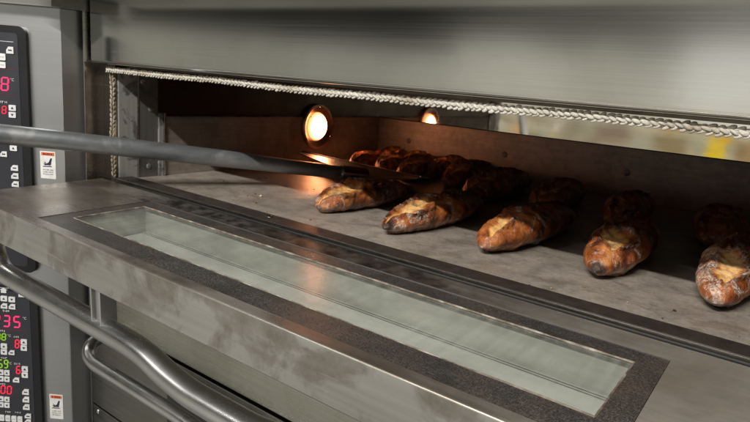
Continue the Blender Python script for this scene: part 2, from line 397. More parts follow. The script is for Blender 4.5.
for y, z in ((.048, .177), (.064, .128), (.064, .06), (.060, .02)): dome(.0099, y, z, .0055, 0, M['jamb'], 'screw')

# oven lamp: bezel ring, lens
lamp = obj('oven_lamp', lathe_x(bmesh.new(), [(.0045, .056), (.0145, .056), (.0160, .0547), (.0160, .0500), (.0150, .0488), (.0118, .0375), (.0104, .0352), (.0080, .0345)], .531, .090), M['lampring'], oven)
b = lathe_x(bmesh.new(), [(.0085, .0346), (.0120, .0338), (.0165, .0300), (.0205, .0235), (.0232, .0150), (.0244, .0070), (.0246, .0004)], .531, .090)
obj('lens', b, M['lens'], lamp)
for a in (90, 210, 330):
    b = bmesh.new(); bmesh.ops.create_uvsphere(b, u_segments=10, v_segments=6, radius=.0022)
    bmesh.ops.translate(b, vec=(.0160, .531+.0522*math.cos(R(a)), .090+.0505*math.sin(R(a))), verts=b.verts)
    obj('screw', b, M['trim'], lamp)

# braided gasket along the top and down the left of the opening
def braid(bm, x0, x1, fn, pitch, rng):
    n = int(abs(x1-x0)/pitch)
    for k in range(n):
        for row in range(3):
            s = x0 + (x1-x0)*(k + (.5 if row == 1 else 0))/n
            c, u, w, nrm = fn(s, row)
            vs = bmesh.ops.create_icosphere(bm, subdivisions=2, radius=1)['verts']
            tilt = (1, -1, 1)[row]*R(24+rng.uniform(-9, 9))
            L, W, T = pitch*.62*rng.uniform(.8, 1.2), .0020*rng.uniform(.75, 1.25), .0022
            d1 = u*math.cos(tilt) + w*math.sin(tilt); d2 = -u*math.sin(tilt) + w*math.cos(tilt)
            j = Vector([rng.uniform(-.0005, .0005) for _ in range(3)])
            for v_ in vs:
                p = v_.co.copy(); v_.co = c + j + d1*p.x*L + d2*p.y*W + nrm*p.z*T
rng = random.Random(3)
def top_fn(s, row):
    sag = .0008*math.sin(s*9) + .0006*math.sin(s*23+1)
    return (Vector((s, (-.0150, -.0166, -.0152)[row], (.1961, .1936, .1911)[row] + sag)), Vector((1, 0, 0)), Vector((0, 0, 1)),
            Vector((0, -1, (.5, 0, -.5)[row])).normalized())
def side_fn(s, row):
    wob = .0012*math.sin(s*55) + .0008*math.sin(s*131)
    return (Vector(((.0015, .0045, .0078)[row]+wob-.002, (-.006, -.010, -.007)[row], s)), Vector((0, 0, 1)), Vector((1, 0, 0)), Vector((0, -1, 0)))
gb = bmesh.new(); braid(gb, .0, XR, top_fn, .0070, rng)
tube(gb, [(x*XR/30, -.013, .1937+.0008*math.sin(x*XR/30*9)) for x in range(31)], .0034, 10)
gasket = obj('door_gasket', gb, M['rope'], oven, auto=0)
gb = bmesh.new(); braid(gb, .006, .192, side_fn, .0078, rng); tube(gb, [(.003, -.004, z*.19/10+.004) for z in range(11)], .004, 8)
gs = obj('door_gasket', gb, M['ropedirty'], oven, auto=0); gs['label'] = 'sooty yellowed braided rope down the jamb'

# angled pillar with the control panels: its face is turned 35 degrees towards the user
PY = 0.0
PA = R(35); PE = Vector((-.0515, -.067, 0))
def to_local(x, y):
    d = Vector((x, y, 0)) - PE
    return d.x*math.cos(PA) + d.y*math.sin(PA), -d.x*math.sin(PA) + d.y*math.cos(PA)
bm = bmesh.new()
foot = [(-.36, 0), (-.003, 0), (-.0009, .0006), (0, .002), to_local(-.0505, -.0305), to_local(-.0505, .0), to_local(-.36, .0)]
lo = [bm.verts.new((x, y, -.66)) for x, y in foot]; hi = [bm.verts.new((x, y, .2890)) for x, y in foot]
bm.faces.new(lo[::-1]); bm.faces.new(hi)
for k in range(len(foot)): bm.faces.new((lo[k], lo[(k+1) % len(foot)], hi[(k+1) % len(foot)], hi[k]))
pl = obj('side_pillar', bm, M['pillar'], oven); pl.location = PE; pl.rotation_euler = (0, 0, PA)
bm = bmesh.new()
foot = [(-.40, -.022), (.004, -.022), to_local(-.035, -.090), to_local(-.035, .02), to_local(-.40, .02)]
lo = [bm.verts.new((x, y, .2895)) for x, y in foot]; hi = [bm.verts.new((x, y, .345)) for x, y in foot]
bm.faces.new(lo[::-1]); bm.faces.new(hi)
for k in range(len(foot)): bm.faces.new((lo[k], lo[(k+1) % len(foot)], hi[(k+1) % len(foot)], hi[k]))
lg = obj('ledge', bm, M['ledge'], oven); lg.location = PE; lg.rotation_euler = (0, 0, PA)
obj('pillar_gap', B(-.0500, -.0408, -.026, .0, -.66, .2885), M['dark'], oven)

def arrow_key(bm, cx, cz, w, h, up):
    prism_y(bm, rrect(cx-w/2, cx+w/2, cz-h/2, cz+h/2, min(w, h)*.14, 3), PY-.0098, PY-.0080, 0)
    t = h*.22; s = 1 if up else -1
    prism_y(bm, [(cx-t*1.1, cz-s*t*.8), (cx+t*1.1, cz-s*t*.8), (cx, cz+s*t)], PY-.0102, PY-.0097, 1)
def slant_key(bm, cx, cz, w, h):
    prism_y(bm, [(cx+w/2, cz-h/2), (cx+w/2, cz+h/2), (cx-w*.18, cz+h/2), (cx-w*.5, cz), (cx-w*.5, cz-h/2)], PY-.0098, PY-.0080, 0)
    for k in (-1, 0, 1): prism_y(bm, [(cx+k*w*.17-.0006, cz-.0012), (cx+k*w*.17+.0014, cz-.0012), (cx+k*w*.17+.0014, cz+.0006), (cx+k*w*.17-.0006, cz+.0012)], PY-.0100, PY-.0097, 1)
def plain_key(bm, cx, cz, w, h):
    prism_y(bm, rrect(cx-w/2, cx+w/2, cz-h/2, cz+h/2, min(w, h)*.16, 3), PY-.0098, PY-.0080, 0)
    prism_y(bm, [(cx-w*.28, cz-.0008), (cx+w*.28, cz-.0008), (cx+w*.28, cz+.0008), (cx-w*.28, cz+.0008)], PY-.0100, PY-.0097, 2)
SEG = {'0': 'abcdef', '1': 'bc', '2': 'abged', '3': 'abgcd', '4': 'fgbc', '5': 'afgcd', '6': 'afgedc', '7': 'abc', '8': 'abcdefg', '9': 'abfgcd'}
def digit(ch, cx, cz, w, h, mat, parent):
    b = bmesh.new(); t = h*.105; g = h*.018; y0, y1 = PY-.0090, PY-.0082; k = .10
    def hs(x0, x1, z):
        prism_y(b, [(x0+g, z), (x0+g+t/2, z+t/2), (x1-g-t/2, z+t/2), (x1-g, z), (x1-g-t/2, z-t/2), (x0+g+t/2, z-t/2)], y0, y1)
    def vsg(x, z0, z1):
        prism_y(b, [(x, z0+g), (x+t/2, z0+g+t/2), (x+t/2, z1-g-t/2), (x, z1-g), (x-t/2, z1-g-t/2), (x-t/2, z0+g+t/2)], y0, y1)
    l, r_, bt, tp = cx-w/2+t/2, cx+w/2-t/2, cz-h/2+t/2, cz+h/2-t/2
    for s in SEG[ch]:
        if s == 'a': hs(l, r_, tp)
        if s == 'g': hs(l, r_, cz)
        if s == 'd': hs(l, r_, bt)
        if s == 'b': vsg(r_, cz, tp)
        if s == 'c': vsg(r_, bt, cz)
        if s == 'f': vsg(l, cz, tp)
        if s == 'e': vsg(l, bt, cz)
    for v_ in b.verts: v_.co.x += (v_.co.z-cz)*k
    return obj('digit', b, mat, parent, smooth=False)
def text(s, cx, cz, h, mat, parent, name='lettering'):
    cu = bpy.data.curves.new(name, 'FONT'); cu.body = s; cu.size = h*1.4; cu.align_x = 'CENTER'; cu.align_y = 'CENTER'; cu.extrude = .0002
    tmp = bpy.data.objects.new(name, cu); COL.objects.link(tmp)
    dg = bpy.context.evaluated_depsgraph_get(); me = bpy.data.meshes.new_from_object(tmp.evaluated_get(dg))
    bpy.data.objects.remove(tmp); bpy.data.curves.remove(cu)
    me.transform(Matrix.Translation((cx, PY-.0084, cz)) @ Matrix.Rotation(R(90), 4, 'X'))
    me.materials.clear(); me.materials.append(mat)
    o = bpy.data.objects.new(name, me); COL.objects.link(o); o.parent = parent; return o
def marks(cx, cz, w, h, mat, parent, seed, y=PY-.0084):
    """a line of print too small to read in the photo: little strokes"""
    b = bmesh.new(); rg = random.Random(seed); n = max(3, int(w/(h*.95))); cw = w/n
    for i in range(n):
        x = cx-w/2+i*cw
        for _ in range(3):
            if rg.random() < .5:
                z = cz+rg.uniform(-.35, .35)*h; prism_y(b, [(x+cw*.08, z-h*.07), (x+cw*.8, z-h*.07), (x+cw*.8, z+h*.09), (x+cw*.08, z+h*.09)], y-.0003-rg.random()*.0002, y)
            else:
                xx = x+rg.uniform(.1, .75)*cw; prism_y(b, [(xx, cz-h*.42), (xx+h*.15, cz-h*.42), (xx+h*.15, cz+h*.42), (xx, cz+h*.42)], y-.0006-rg.random()*.0002, y)
    return obj('lettering', b, mat, parent, smooth=False)
def hline(x0, x1, z, t, mat, parent):
    return obj('rule_line', prism_y(bmesh.new(), [(x0, z-t/2), (x1, z-t/2), (x1, z+t/2), (x0, z+t/2)], PY-.0085, PY-.0078), mat, parent, smooth=False)
KM = [M['keywhite'], M['navy'], M['greyprint']]
def key(kind, cx, cz, w, h, parent, up=True):
    b = bmesh.new()
    if kind == 'arrow': arrow_key(b, cx, cz, w, h, up)
    elif kind == 'slant': slant_key(b, cx, cz, w, h)
    else: plain_key(b, cx, cz, w, h)
    return obj('button', b, KM, parent, smooth=False)

# upper panel
BZ = .0575
def panel(z0, z1):
    cp = obj('control_panel', prism_y(bmesh.new(), rrect(-.30, -BZ, z0, z1, .013), PY-.0075, PY-.0002), M['bezel'], pl)
    obj('membrane', prism_y(bmesh.new(), rrect(-.285, -.0715, z0+.012, z1-.012, .006), PY-.0080, PY-.0050), M['membrane'], cp, smooth=False)
    return cp
cp = panel(-.185, .2545); cp['label'] = 'black control panel beside the open chamber'
hline(-.20, -.0787, .2277, .0009, M['print'], cp)
key('slant', -.0846, .2137, .0125, .0115, cp)
key('plain', -.0990, .2014, .0125, .0115, cp); key('plain', -.0995, .1880, .0125, .0105, cp)
key('plain', -.1165, .2014, .0125, .0115, cp); key('plain', -.1168, .1880, .0125, .0105, cp)
hline(-.20, -.0770, .1813, .0007, M['redline'], cp); hline(-.20, -.0800, .1386, .0007, M['redline'], cp)
for ch, x in (('2', -.1345), ('1', -.1160), ('8', -.0968)): digit(ch, x, .1560, .0140, .0240, M['ledpink'], cp)
text('\u00b0C', -.0838, .1640, .0046, M['print'], cp)
marks(-.1015, .1250, .016, .0045, M['print'], cp, 1)
digit('8', -.1004, .1113, .0080, .0140, M['ledred'], cp)
key('arrow', -.0852, .1160, .0125, .0100, cp, True); key('arrow', -.0858, .1040, .0125, .0098, cp, False)
key('arrow', -.0868, .0455, .0125, .0095, cp, True)
key('slant', -.1050, .0336, .0120, .0095, cp)
for z in (.0102, -.0043, -.0190): key('slant', -.0866, z, .0130, .0100, cp)

# lower panel
cp = panel(-.62, -.2125); cp['label'] = 'black control panel crowded with keys and red and green digits'
hline(-.20, -.0930, -.2185, .0007, M['print'], cp)
b = bmesh.new(); prism_y(b, [(-.1245, -.2285), (-.1145, -.2285), (-.1145, -.2225), (-.1120, -.2225), (-.1195, -.2185), (-.1270, -.2225), (-.1245, -.2225)], -.0086, -.0078)
obj('icon', b, M['keywhite'], cp, smooth=False)
key('slant', -.0850, -.2284, .0118, .0098, cp)
key('arrow', -.1190, -.2393, .0125, .0105, cp, True); key('arrow', -.1040, -.2399, .0125, .0105, cp, False)
key('slant', -.1195, -.2541, .0125, .0100, cp); key('slant', -.1043, -.2541, .0125, .0100, cp)
marks(-.1165, -.2640, .014, .0048, M['print'], cp, 2)
for ch, x in (('2', -.1360), ('3', -.1168), ('5', -.0972)): digit(ch, x, -.2845, .0135, .0240, M['ledpink'], cp)
text('\u00b0C', -.0822, -.2760, .0046, M['print'], cp)
hline(-.20, -.0800, -.3015, .0007, M['redline'], cp)
marks(-.1258, -.3052, .012, .0042, M['print'], cp, 3)
digit('8', -.1238, -.3173, .0085, .0145, M['ledgreen'], cp); digit('1', -.1345, -.3173, .0085, .0145, M['ledgreen'], cp)
text('\u00b0C', -.1135, -.3140, .0044, M['print'], cp); marks(-.0995, -.3146, .012, .0040, M['print'], cp, 4)
digit('8', -.0988, -.3292, .0085, .0180, M['ledred'], cp)
key('arrow', -.0852, -.3240, .0122, .0110, cp, True); key('arrow', -.0857, -.3362, .0122, .0110, cp, False)
key('arrow', -.1240, -.3360, .0122, .0105, cp, True); key('arrow', -.1246, -.3480, .0122, .0105, cp, False)
key('slant', -.1100, -.3480, .0115, .0090, cp)
marks(-.1254, -.3606, .013, .0042, M['print'], cp, 5)
digit('5', -.1335, -.3735, .0085, .0180, M['ledgreen'], cp); digit('9', -.1225, -.3730, .0085, .0180, M['ledgreen'], cp)
text('\u00b0C', -.1148, -.3712, .0044, M['print'], cp); marks(-.1005, -.3705, .013, .0040, M['print'], cp, 6)
digit('6', -.0990, -.3832, .0088, .0170, M['ledred'], cp)
key('arrow', -.0858, -.3800, .0122, .0112, cp, True); key('arrow', -.0864, -.3925, .0122, .0112, cp, False)
for x in (-.1330, -.1212):
    key('arrow', x, -.3910, .0105, .0105, cp, True); key('arrow', x-.0006, -.4047, .0105, .0105, cp, False)
key('slant', -.1040, -.4047, .0125, .0095, cp)
marks(-.1310, -.4158, .012, .0038, M['print'], cp, 7)
for ch, x in (('2', -.1440), ('0', -.1310), ('0', -.1188)): digit(ch, x, -.4277, .0095, .0180, M['ledred'], cp)
for z in (-.4284, -.4445, -.4607): key('slant', -.0866, z, .0130, .0115, cp)
for x in (-.1358, -.1240):
    key('arrow', x, -.4477, .0105, .0100, cp, True); key('arrow', x-.0006, -.4605, .0105, .0100, cp, False)
marks(-.1236, -.4750, .011, .0036, M['print'], cp, 8); marks(-.1038, -.4742, .012, .0036, M['print'], cp, 9)
for x in (-.1362, -.1243, -.1123, -.1005): key('plain', x, -.4888, .0098, .0125, cp)
key('slant', -.0844, -.4799, .0125, .0095, cp); key('slant', -.0850, -.4925, .0125, .0095, cp)

# warning stickers on the pillar
def sticker(x0, x1, z0, z1, seed, lab):
    s = obj('warning_sticker', prism_y(bmesh.new(), rrect(x0, x1, z0, z1, .0012, 3), -.0005, -.0001), M['sticker'], pl, smooth=False); s['label'] = lab
    w, h = x1-x0, z1-z0
    obj('header_band', prism_y(bmesh.new(), [(x0+w*.09, z1-h*.15), (x1-w*.07, z1-h*.15), (x1-w*.07, z1-h*.04), (x0+w*.09, z1-h*.04)], -.0009, -.0005), M['orange'], s, smooth=False)
    o = marks(x0+w*.5, z1-h*.095, w*.60, h*.07, M['navy'], s, seed, y=-.0009)
    b = bmesh.new(); f = lambda p, q: (x0+w*p, z0+h*q)
    prism_y(b, [f(.20, .55), f(.42, .555), f(.55, .60), f(.68, .76), f(.78, .75), f(.72, .62), f(.70, .52), f(.62, .49), f(.50, .50), f(.30, .49)], -.0009, -.0005)
    prism_y(b, [f(.16, .43), f(.76, .44), f(.72, .47), f(.20, .46)], -.0009, -.0005)
    prism_y(b, [f(.24, .60), f(.30, .61), f(.40, .575), f(.33, .570)], -.0011, -.0005)
    obj('pictogram', b, M['navy'], s, smooth=False)
    for k, q in enumerate((.33, .25, .17)): marks(x0+w*.5, z0+h*q, w*.68, h*.045, M['greyprint'], s, seed+10+k, y=-.0007)
sticker(-.0450, -.0173, -.0058, .0435, 21, 'warning sticker beside the open chamber')
sticker(-.0455, -.0193, -.4860, -.4337, 22, 'warning sticker beside the handle of the closed door')

# ------------------------------------------------------------------ the open door (local frame: y = -distance from the hinge, z = -depth)
TH = .0236; D = .2413; T = .0539
dr = empty('oven_door', (0, 0, 0), oven); dr.rotation_euler = (TH, 0, 0); dr['label'] = 'open oven door lowered flat with a long window'
fx0, fx1, f1, f2 = .1878, .9503, .0543, .2258      # frit band
gx0, gx1, g1, g2 = .2144, .9267, .0813, .1903      # clear opening
b = bmesh.new()
def slab(bm, x0, x1, d0, d1, z0, z1, **k): return box(bm, x0, x1, -d1, -d0, z0, z1, **k)
# shell: one sheet-metal ring with a soft front arris
ring_o = [(DX0, -D), (DX1, -D), (DX1, -.0175), (DX0, -.0175)]
ring_i = [(fx0, -f2), (fx1, -f2), (fx1, -f1), (fx0, -f1)]
vo = [b.verts.new((x, y, 0)) for x, y in ring_o]; vi = [b.verts.new((x, y, 0)) for x, y in ring_i]
vob = [b.verts.new((x, y, -T)) for x, y in ring_o]; vib = [b.verts.new((x, y, -.004)) for x, y in ring_i]
for k in range(4):
    q = (k+1) % 4
    b.faces.new((vo[k], vo[q], vi[q], vi[k])); b.faces.new((vo[q], vo[k], vob[k], vob[q])); b.faces.new((vi[k], vi[q], vib[q], vib[k]))
b.faces.new(vob[::-1])
b.normal_update()
es = [e for e in b.edges if all(v in vo or v in vob for v in e.verts)]
bmesh.ops.bevel(b, geom=es, offset=.0022, segments=3, profile=.5, affect='EDGES')
bmesh.ops.recalc_face_normals(b, faces=b.faces)
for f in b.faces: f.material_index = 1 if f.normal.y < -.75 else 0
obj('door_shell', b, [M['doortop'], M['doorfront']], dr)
# frit band (top of the inner pane, enamelled) with the clear opening
b = bmesh.new()
o_ = [(fx0+.0006, -f2+.0006), (fx1-.0006, -f2+.0006), (fx1-.0006, -f1-.0006), (fx0+.0006, -f1-.0006)]; i_ = [(gx0, -g2), (gx1, -g2), (gx1, -g1), (gx0, -g1)]
vo = [b.verts.new((x, y, -.0007)) for x, y in o_]; vi = [b.verts.new((x, y, -.0007)) for x, y in i_]; vl = [b.verts.new((x, y, -.0060)) for x, y in i_]
for k in range(4):
    q = (k+1) % 4; b.faces.new((vo[k], vo[q], vi[q], vi[k])); b.faces.new((vi[k], vi[q], vl[q], vl[k]))
obj('frit_band', b, M['frit'], dr, smooth=False)
# crusted seal bead round the clear glass and the sealing line round the pane
b = bmesh.new()
zs = -.0006
for k in range(4):
    (xa, ya), (xb, yb) = i_[k], i_[(k+1) % 4]
    n = 40 if k % 2 == 0 else 10; rg = random.Random(k)
    tube(b, [(xa+(xb-xa)*t/n, ya+(yb-ya)*t/n+rg.uniform(-.0003, .0003), zs-.0006) for t in range(n+1)], [.0011+rg.uniform(-.0004, .0003) for _ in range(n+1)], 8)
obj('seal_bead', b, M['seal'], dr)
# well between the panes
b = bmesh.new(); zb = -.0420
o_ = [(gx0-.003, -g2-.003), (gx1+.003, -g2-.003), (gx1+.003, -g1+.003), (gx0-.003, -g1+.003)]
vt = [b.verts.new((x, y, -.0062)) for x, y in o_]; vb = [b.verts.new((x, y, zb)) for x, y in o_]
for k in range(4): b.faces.new((vb[k], vb[(k+1) % 4], vt[(k+1) % 4], vt[k]))
obj('window_reveal', b, M['well'], dr, smooth=False)
obj('outer_pane', slab(bmesh.new(), gx0-.0028, gx1+.0028, g1-.0028, g2+.0028, zb-.004, zb+.0006), M['pane'], dr, smooth=False)
b = bmesh.new()
slab(b, gx0, gx1, g1+.0002, g1+.0010, zb+.0008, zb+.0016); slab(b, gx0, gx1, g1+.0046, g1+.0053, zb+.0008, zb+.0014)
slab(b, gx0+.0002, gx0+.0010, g1+.0056, g2, zb+.0008, zb+.0016)
obj('pane_gasket', b, M['gasketgrey'], dr, smooth=False)
b = bmesh.new(); slab(b, gx0+.0014, gx1-.0014, g1+.0014, g2-.0014, -.0048, -.0020)
obj('window_glass', b, M['glass'], dr, smooth=False)
# handle: bent tube on two brackets, hanging under the open door
def dl(x, y, z):
    c, s = math.cos(TH), math.sin(TH); return (x, y*c + z*s, -y*s + z*c)
half = [(.026, -.219, -.055), (.0275, -.2195, -.080), (.036, -.220, -.102), (.056, -.220, -.1155), (.085, -.220, -.1190), (.20, -.220, -.1192), (.33, -.220, -.1192), (.395, -.220, -.1196), (.435, -.2205, -.1228), (.475, -.2215, -.1310), (.515, -.222, -.1366), (.55, -.222, -.1375)]
cx = (DX0+DX1)/2
pts = half + [(2*cx-x, y, z) for x, y, z in reversed(half)]
hd = obj('door_handle', tube(bmesh.new(), spline([dl(*p) for p in pts], 8), .0152, 24), M['chrome'], dr, auto=0)
for x in (.343, 2*cx-.343):
    b = bmesh.new(); y, z0 = -.220, -.0575
    xa, ya, za = dl(x, y, -.110)
    box(b, x-.0118, x-.0082, ya-.011, ya+.011, za, -T+.0002, bev=.0012); box(b, x-.0082, x+.0082, ya-.0075, ya+.009, za, -T+.0001, bev=.0008); box(b, x+.0082, x+.0118, ya-.011, ya+.011, za, -T+.0002, bev=.0012)
    obj('bracket', b, M['chrome'], dr)

# ------------------------------------------------------------------ front below the open door
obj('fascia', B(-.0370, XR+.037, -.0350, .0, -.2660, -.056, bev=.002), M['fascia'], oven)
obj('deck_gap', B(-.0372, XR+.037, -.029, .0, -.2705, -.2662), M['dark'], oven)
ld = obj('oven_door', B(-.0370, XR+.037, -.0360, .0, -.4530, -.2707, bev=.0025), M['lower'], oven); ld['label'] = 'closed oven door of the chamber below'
obj('window_glass', prism_y(bmesh.new(), rrect(.212, .93, -.425, -.331, .006), -.0375, -.0355), M['darkglass'], ld, smooth=False)
half = [(.030, -.036, -.286), (.030, -.052, -.288), (.031, -.070, -.296), (.040, -.080, -.308), (.062, -.0835, -.3155), (.10, -.084, -.3165), (.24, -.084, -.3165), (.32, -.084, -.3168), (.40, -.085, -.322), (.46, -.086, -.330), (.52, -.0865, -.334)]
pts = half + [(2*cx-x, y, z) for x, y, z in reversed(half)]
obj('door_handle', tube(bmesh.new(), spline(pts, 8), .0120, 22), M['chrome'], ld, auto=0)
obj('seam_gap', B(-.0372, XR+.037, -.030, .0, -.4570, -.4532), M['trim'], oven)
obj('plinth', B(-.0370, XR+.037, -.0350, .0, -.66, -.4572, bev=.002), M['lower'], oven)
b = bmesh.new(); bmesh.ops.create_uvsphere(b, u_segments=14, v_segments=8, radius=.0052); bmesh.ops.scale(b, vec=(1, .4, 1), verts=b.verts); bmesh.ops.translate(b, vec=(-.017, -.0355, -.467), verts=b.verts)
obj('screw', b, M['trim'], oven)

# ------------------------------------------------------------------ peel
P0, P1 = Vector((.276, .352, .0235)), Vector((.024, -.201, .085))
dirv = (P1-P0).normalized()
peel = tag(empty('oven_peel', P0), 'long grey tubular steel peel reaching in over the lowered door', 'peel')
def rel(p): return Vector(p) - P0
pp = []
for k in range(25):
    t = k/24; L = 1.28*t
    p = dirv*L; p.z += .004*math.sin(math.pi*min(1, L/.9))*1.0 if L < .9 else 0
    pp.append(p)
obj('handle', tube(bmesh.new(), pp, [.0125 + .0030*min(1, k/5) for k in range(25)], 24), M['peel'], peel, auto=0)
obj('socket', tube(bmesh.new(), [dirv*.030, dirv*.026, dirv*-.012, dirv*-.028, dirv*-.034], [.0150, .0162, .0162, .0150, .008], 24), M['trim'], peel)
E0, E1 = Vector((.020, .473, .0300)), Vector((.392, .425, .0300))
b = bmesh.new()
ax = (E1-E0).normalized(); fw = Vector((-ax.y, ax.x, 0))
cE = E0.lerp(E1, .66)
outline = [E0 + fw*.0, E1, E1 - fw*.014 + ax*.001 - Vector((0, 0, .0015)), Vector((.330, .348, .0235)), Vector((.294, .330, .0215)), Vector((.262, .340, .0215)), Vector((.225, .376, .0240)), E0 - fw*.014 - ax*.001 - Vector((0, 0, .0015))]
top = [b.verts.new(rel(p)) for p in outline]; bot = [b.verts.new(rel(p) - Vector((0, 0, .0022))) for p in outline]
b.faces.new(top[::-1]); b.faces.new(bot)
for k in range(len(top)): b.faces.new((top[k], top[(k+1) % len(top)], bot[(k+1) % len(top)], bot[k]))
# tongue beyond the crease, sloping down to the stone
q = [E0, E1, E1 + fw*.045 + Vector((0, 0, -.0065)) - ax*.006, E0 + fw*.045 + Vector((0, 0, -.0065)) + ax*.006]
tv = [b.verts.new(rel(p)) for p in q]; bv = [b.verts.new(rel(p) - Vector((0, 0, .0022))) for p in q]
b.faces.new(tv); b.faces.new(bv[::-1])
for k in range(4): b.faces.new((tv[k], bv[k], bv[(k+1) % 4], tv[(k+1) % 4]))
bmesh.ops.recalc_face_normals(b, faces=b.faces)
tube(b, [rel(E0 - ax*.002), rel(E0.lerp(E1, .5)), rel(E1 + ax*.002)], .0021, 10)
bmesh.ops.create_uvsphere(b, u_segments=10, v_segments=6, radius=.0042, matrix=Matrix.Translation(rel(E1 + ax*.001)))
obj('blade', b, M['blade'], peel)

# ------------------------------------------------------------------ loaves
def loaf(seed, length, width, height, cuts, bend=0.0, cut_gain=1.0, knob=.965, dust=.3):
    """a baton baked on stone: flat underside, tapered ends, slashes that opened with a raised ear.  origin: middle of the underside,
    nose towards -Y"""
    rg = random.Random(seed); off = Vector((rg.uniform(-9, 9), rg.uniform(-9, 9), rg.uniform(-9, 9)))
    nu, nv = 132, 76
    bm = bmesh.new(); lay = bm.verts.layers.float.new('cut'); lay2 = bm.verts.layers.float.new('tip'); lay3 = bm.verts.layers.float.new('rim'); lay4 = bm.verts.layers.float.new('ear'); lay5 = bm.verts.layers.float.new('dust')
    p_ = rg.uniform(1.9, 3.1); q_ = rg.uniform(1.9, 2.6)
    rings = []
    for i in range(nu+1):
        s = -1 + 2*i/nu; sa = math.copysign(1-(1-abs(s))**1.5, s)       # finer rings at the tips
        e = max(0.0, 1-abs(sa)**(p_ if sa < 0 else q_))**.56
        y = sa*length/2
        xo = bend*(1-sa*sa)
        ring = []
        for k in range(nv):
            a = 2*math.pi*k/nv
            ca, sa_ = math.cos(a), math.sin(a)
            x = ca*width/2*e
            z = sa_*height/2*e
            zc = height*.47*(.45+.55*e)
            hx = x; hz = zc + z
            if hz < .0055*1.0: hz = .0010 + .35*max(0, hz*.4) if hz < 0 else .001 + hz*.30
            # lumpy dough
            P = Vector((x, y, z))
            d = noise.noise((P+off)*22)*.0037 + noise.noise((P+off)*60)*.0020 + noise.noise((P+off)*170)*.0008
            nrm = Vector((ca, 0, sa_))
            cutv = 0.0; earv = 0.0
            if sa_ > -.35:
                for ci, (cy, hw, tilt, ear) in enumerate(cuts):
                    # slash axis runs diagonally over the top: lu along it, lv across it
                    xx = (a-math.pi/2)*width*.55          # unrolled round the top
                    dy = (y-cy); lu = dy*math.cos(tilt)-xx*math.sin(tilt); lv = dy*math.sin(tilt)+xx*math.cos(tilt)
                    L = hw; W = (.0245 if ci == 0 else .017)*(1+.5*noise.noise((P+off)*26))*(1-min(1, abs(lu)/L)**2)**.5 if abs(lu) < L else 0
                    if W > 0:
                        t = lv/W
                        wob = noise.noise((P+off)*45)*.42 + noise.noise((P+off)*120)*.28
                        if abs(t+wob) < 1.0:
                            m_ = 1-abs(t+wob); c_ = min(1, m_*1.9); cutv = max(cutv, c_*(1 if ci == 0 else .55))
                            d += -.0058*c_*(1-.5*abs(t)) + (noise.noise((P+off)*110)*.0030 + noise.noise((P+off)*260)*.0014)*c_
                        elif 1.0 <= -(t+wob) < 1.45:
                                q = max(0, 1-abs(-(t+wob)-1.16)/.28); d += ear*q; earv = max(earv, q)
                        elif 1.0 <= (t+wob) < 1.45:
                                q = max(0, 1-abs((t+wob)-1.16)/.28); d += ear*.5*q; earv = max(earv, q*.8)
            d *= min(1, e*1.5)
            v_ = bm.verts.new((hx + xo + nrm.x*d, y, max(.0004, hz + nrm.z*d)))
            v_[lay] = cutv*cut_gain; v_[lay4] = earv; v_[lay5] = dust; v_[lay3] = max(0, 1-abs(hz-.0085)/.007)
            tp = max(0, min(1, (abs(sa)-knob)/(1-knob)*1.8)); bt = max(0, 1-hz/.006) if e > .1 else 0
            kd = 0
            if knob < .95:
                dd = (v_.co - Vector((xo+.002, -length/2+.002, height*.30))).length + noise.noise((P+off)*90)*.003
                kd = max(0, min(1, (.0095-dd)/.003))
                if kd > 0: v_.co += Vector((0, -1, .2)) * (.0022*min(1, max(0, (.008-dd)/.004)))
            v_[lay2] = max(kd, max(tp*(1 if sa < 0 else .8), bt*.35)*(.7+.6*noise.noise((P+off)*50)))
            ring.append(v_)
        rings.append(ring)
    for i in range(nu):
        for k in range(nv):
            bm.faces.new((rings[i][k], rings[i][(k+1) % nv], rings[i+1][(k+1) % nv], rings[i+1][k]))
    bm.faces.new(rings[0][::-1]); bm.faces.new(rings[-1])
    bmesh.ops.recalc_face_normals(bm, faces=bm.faces)
    return bm
GF = 'loaves at the front of the stone'; GB = 'loaves at the back of the stone'
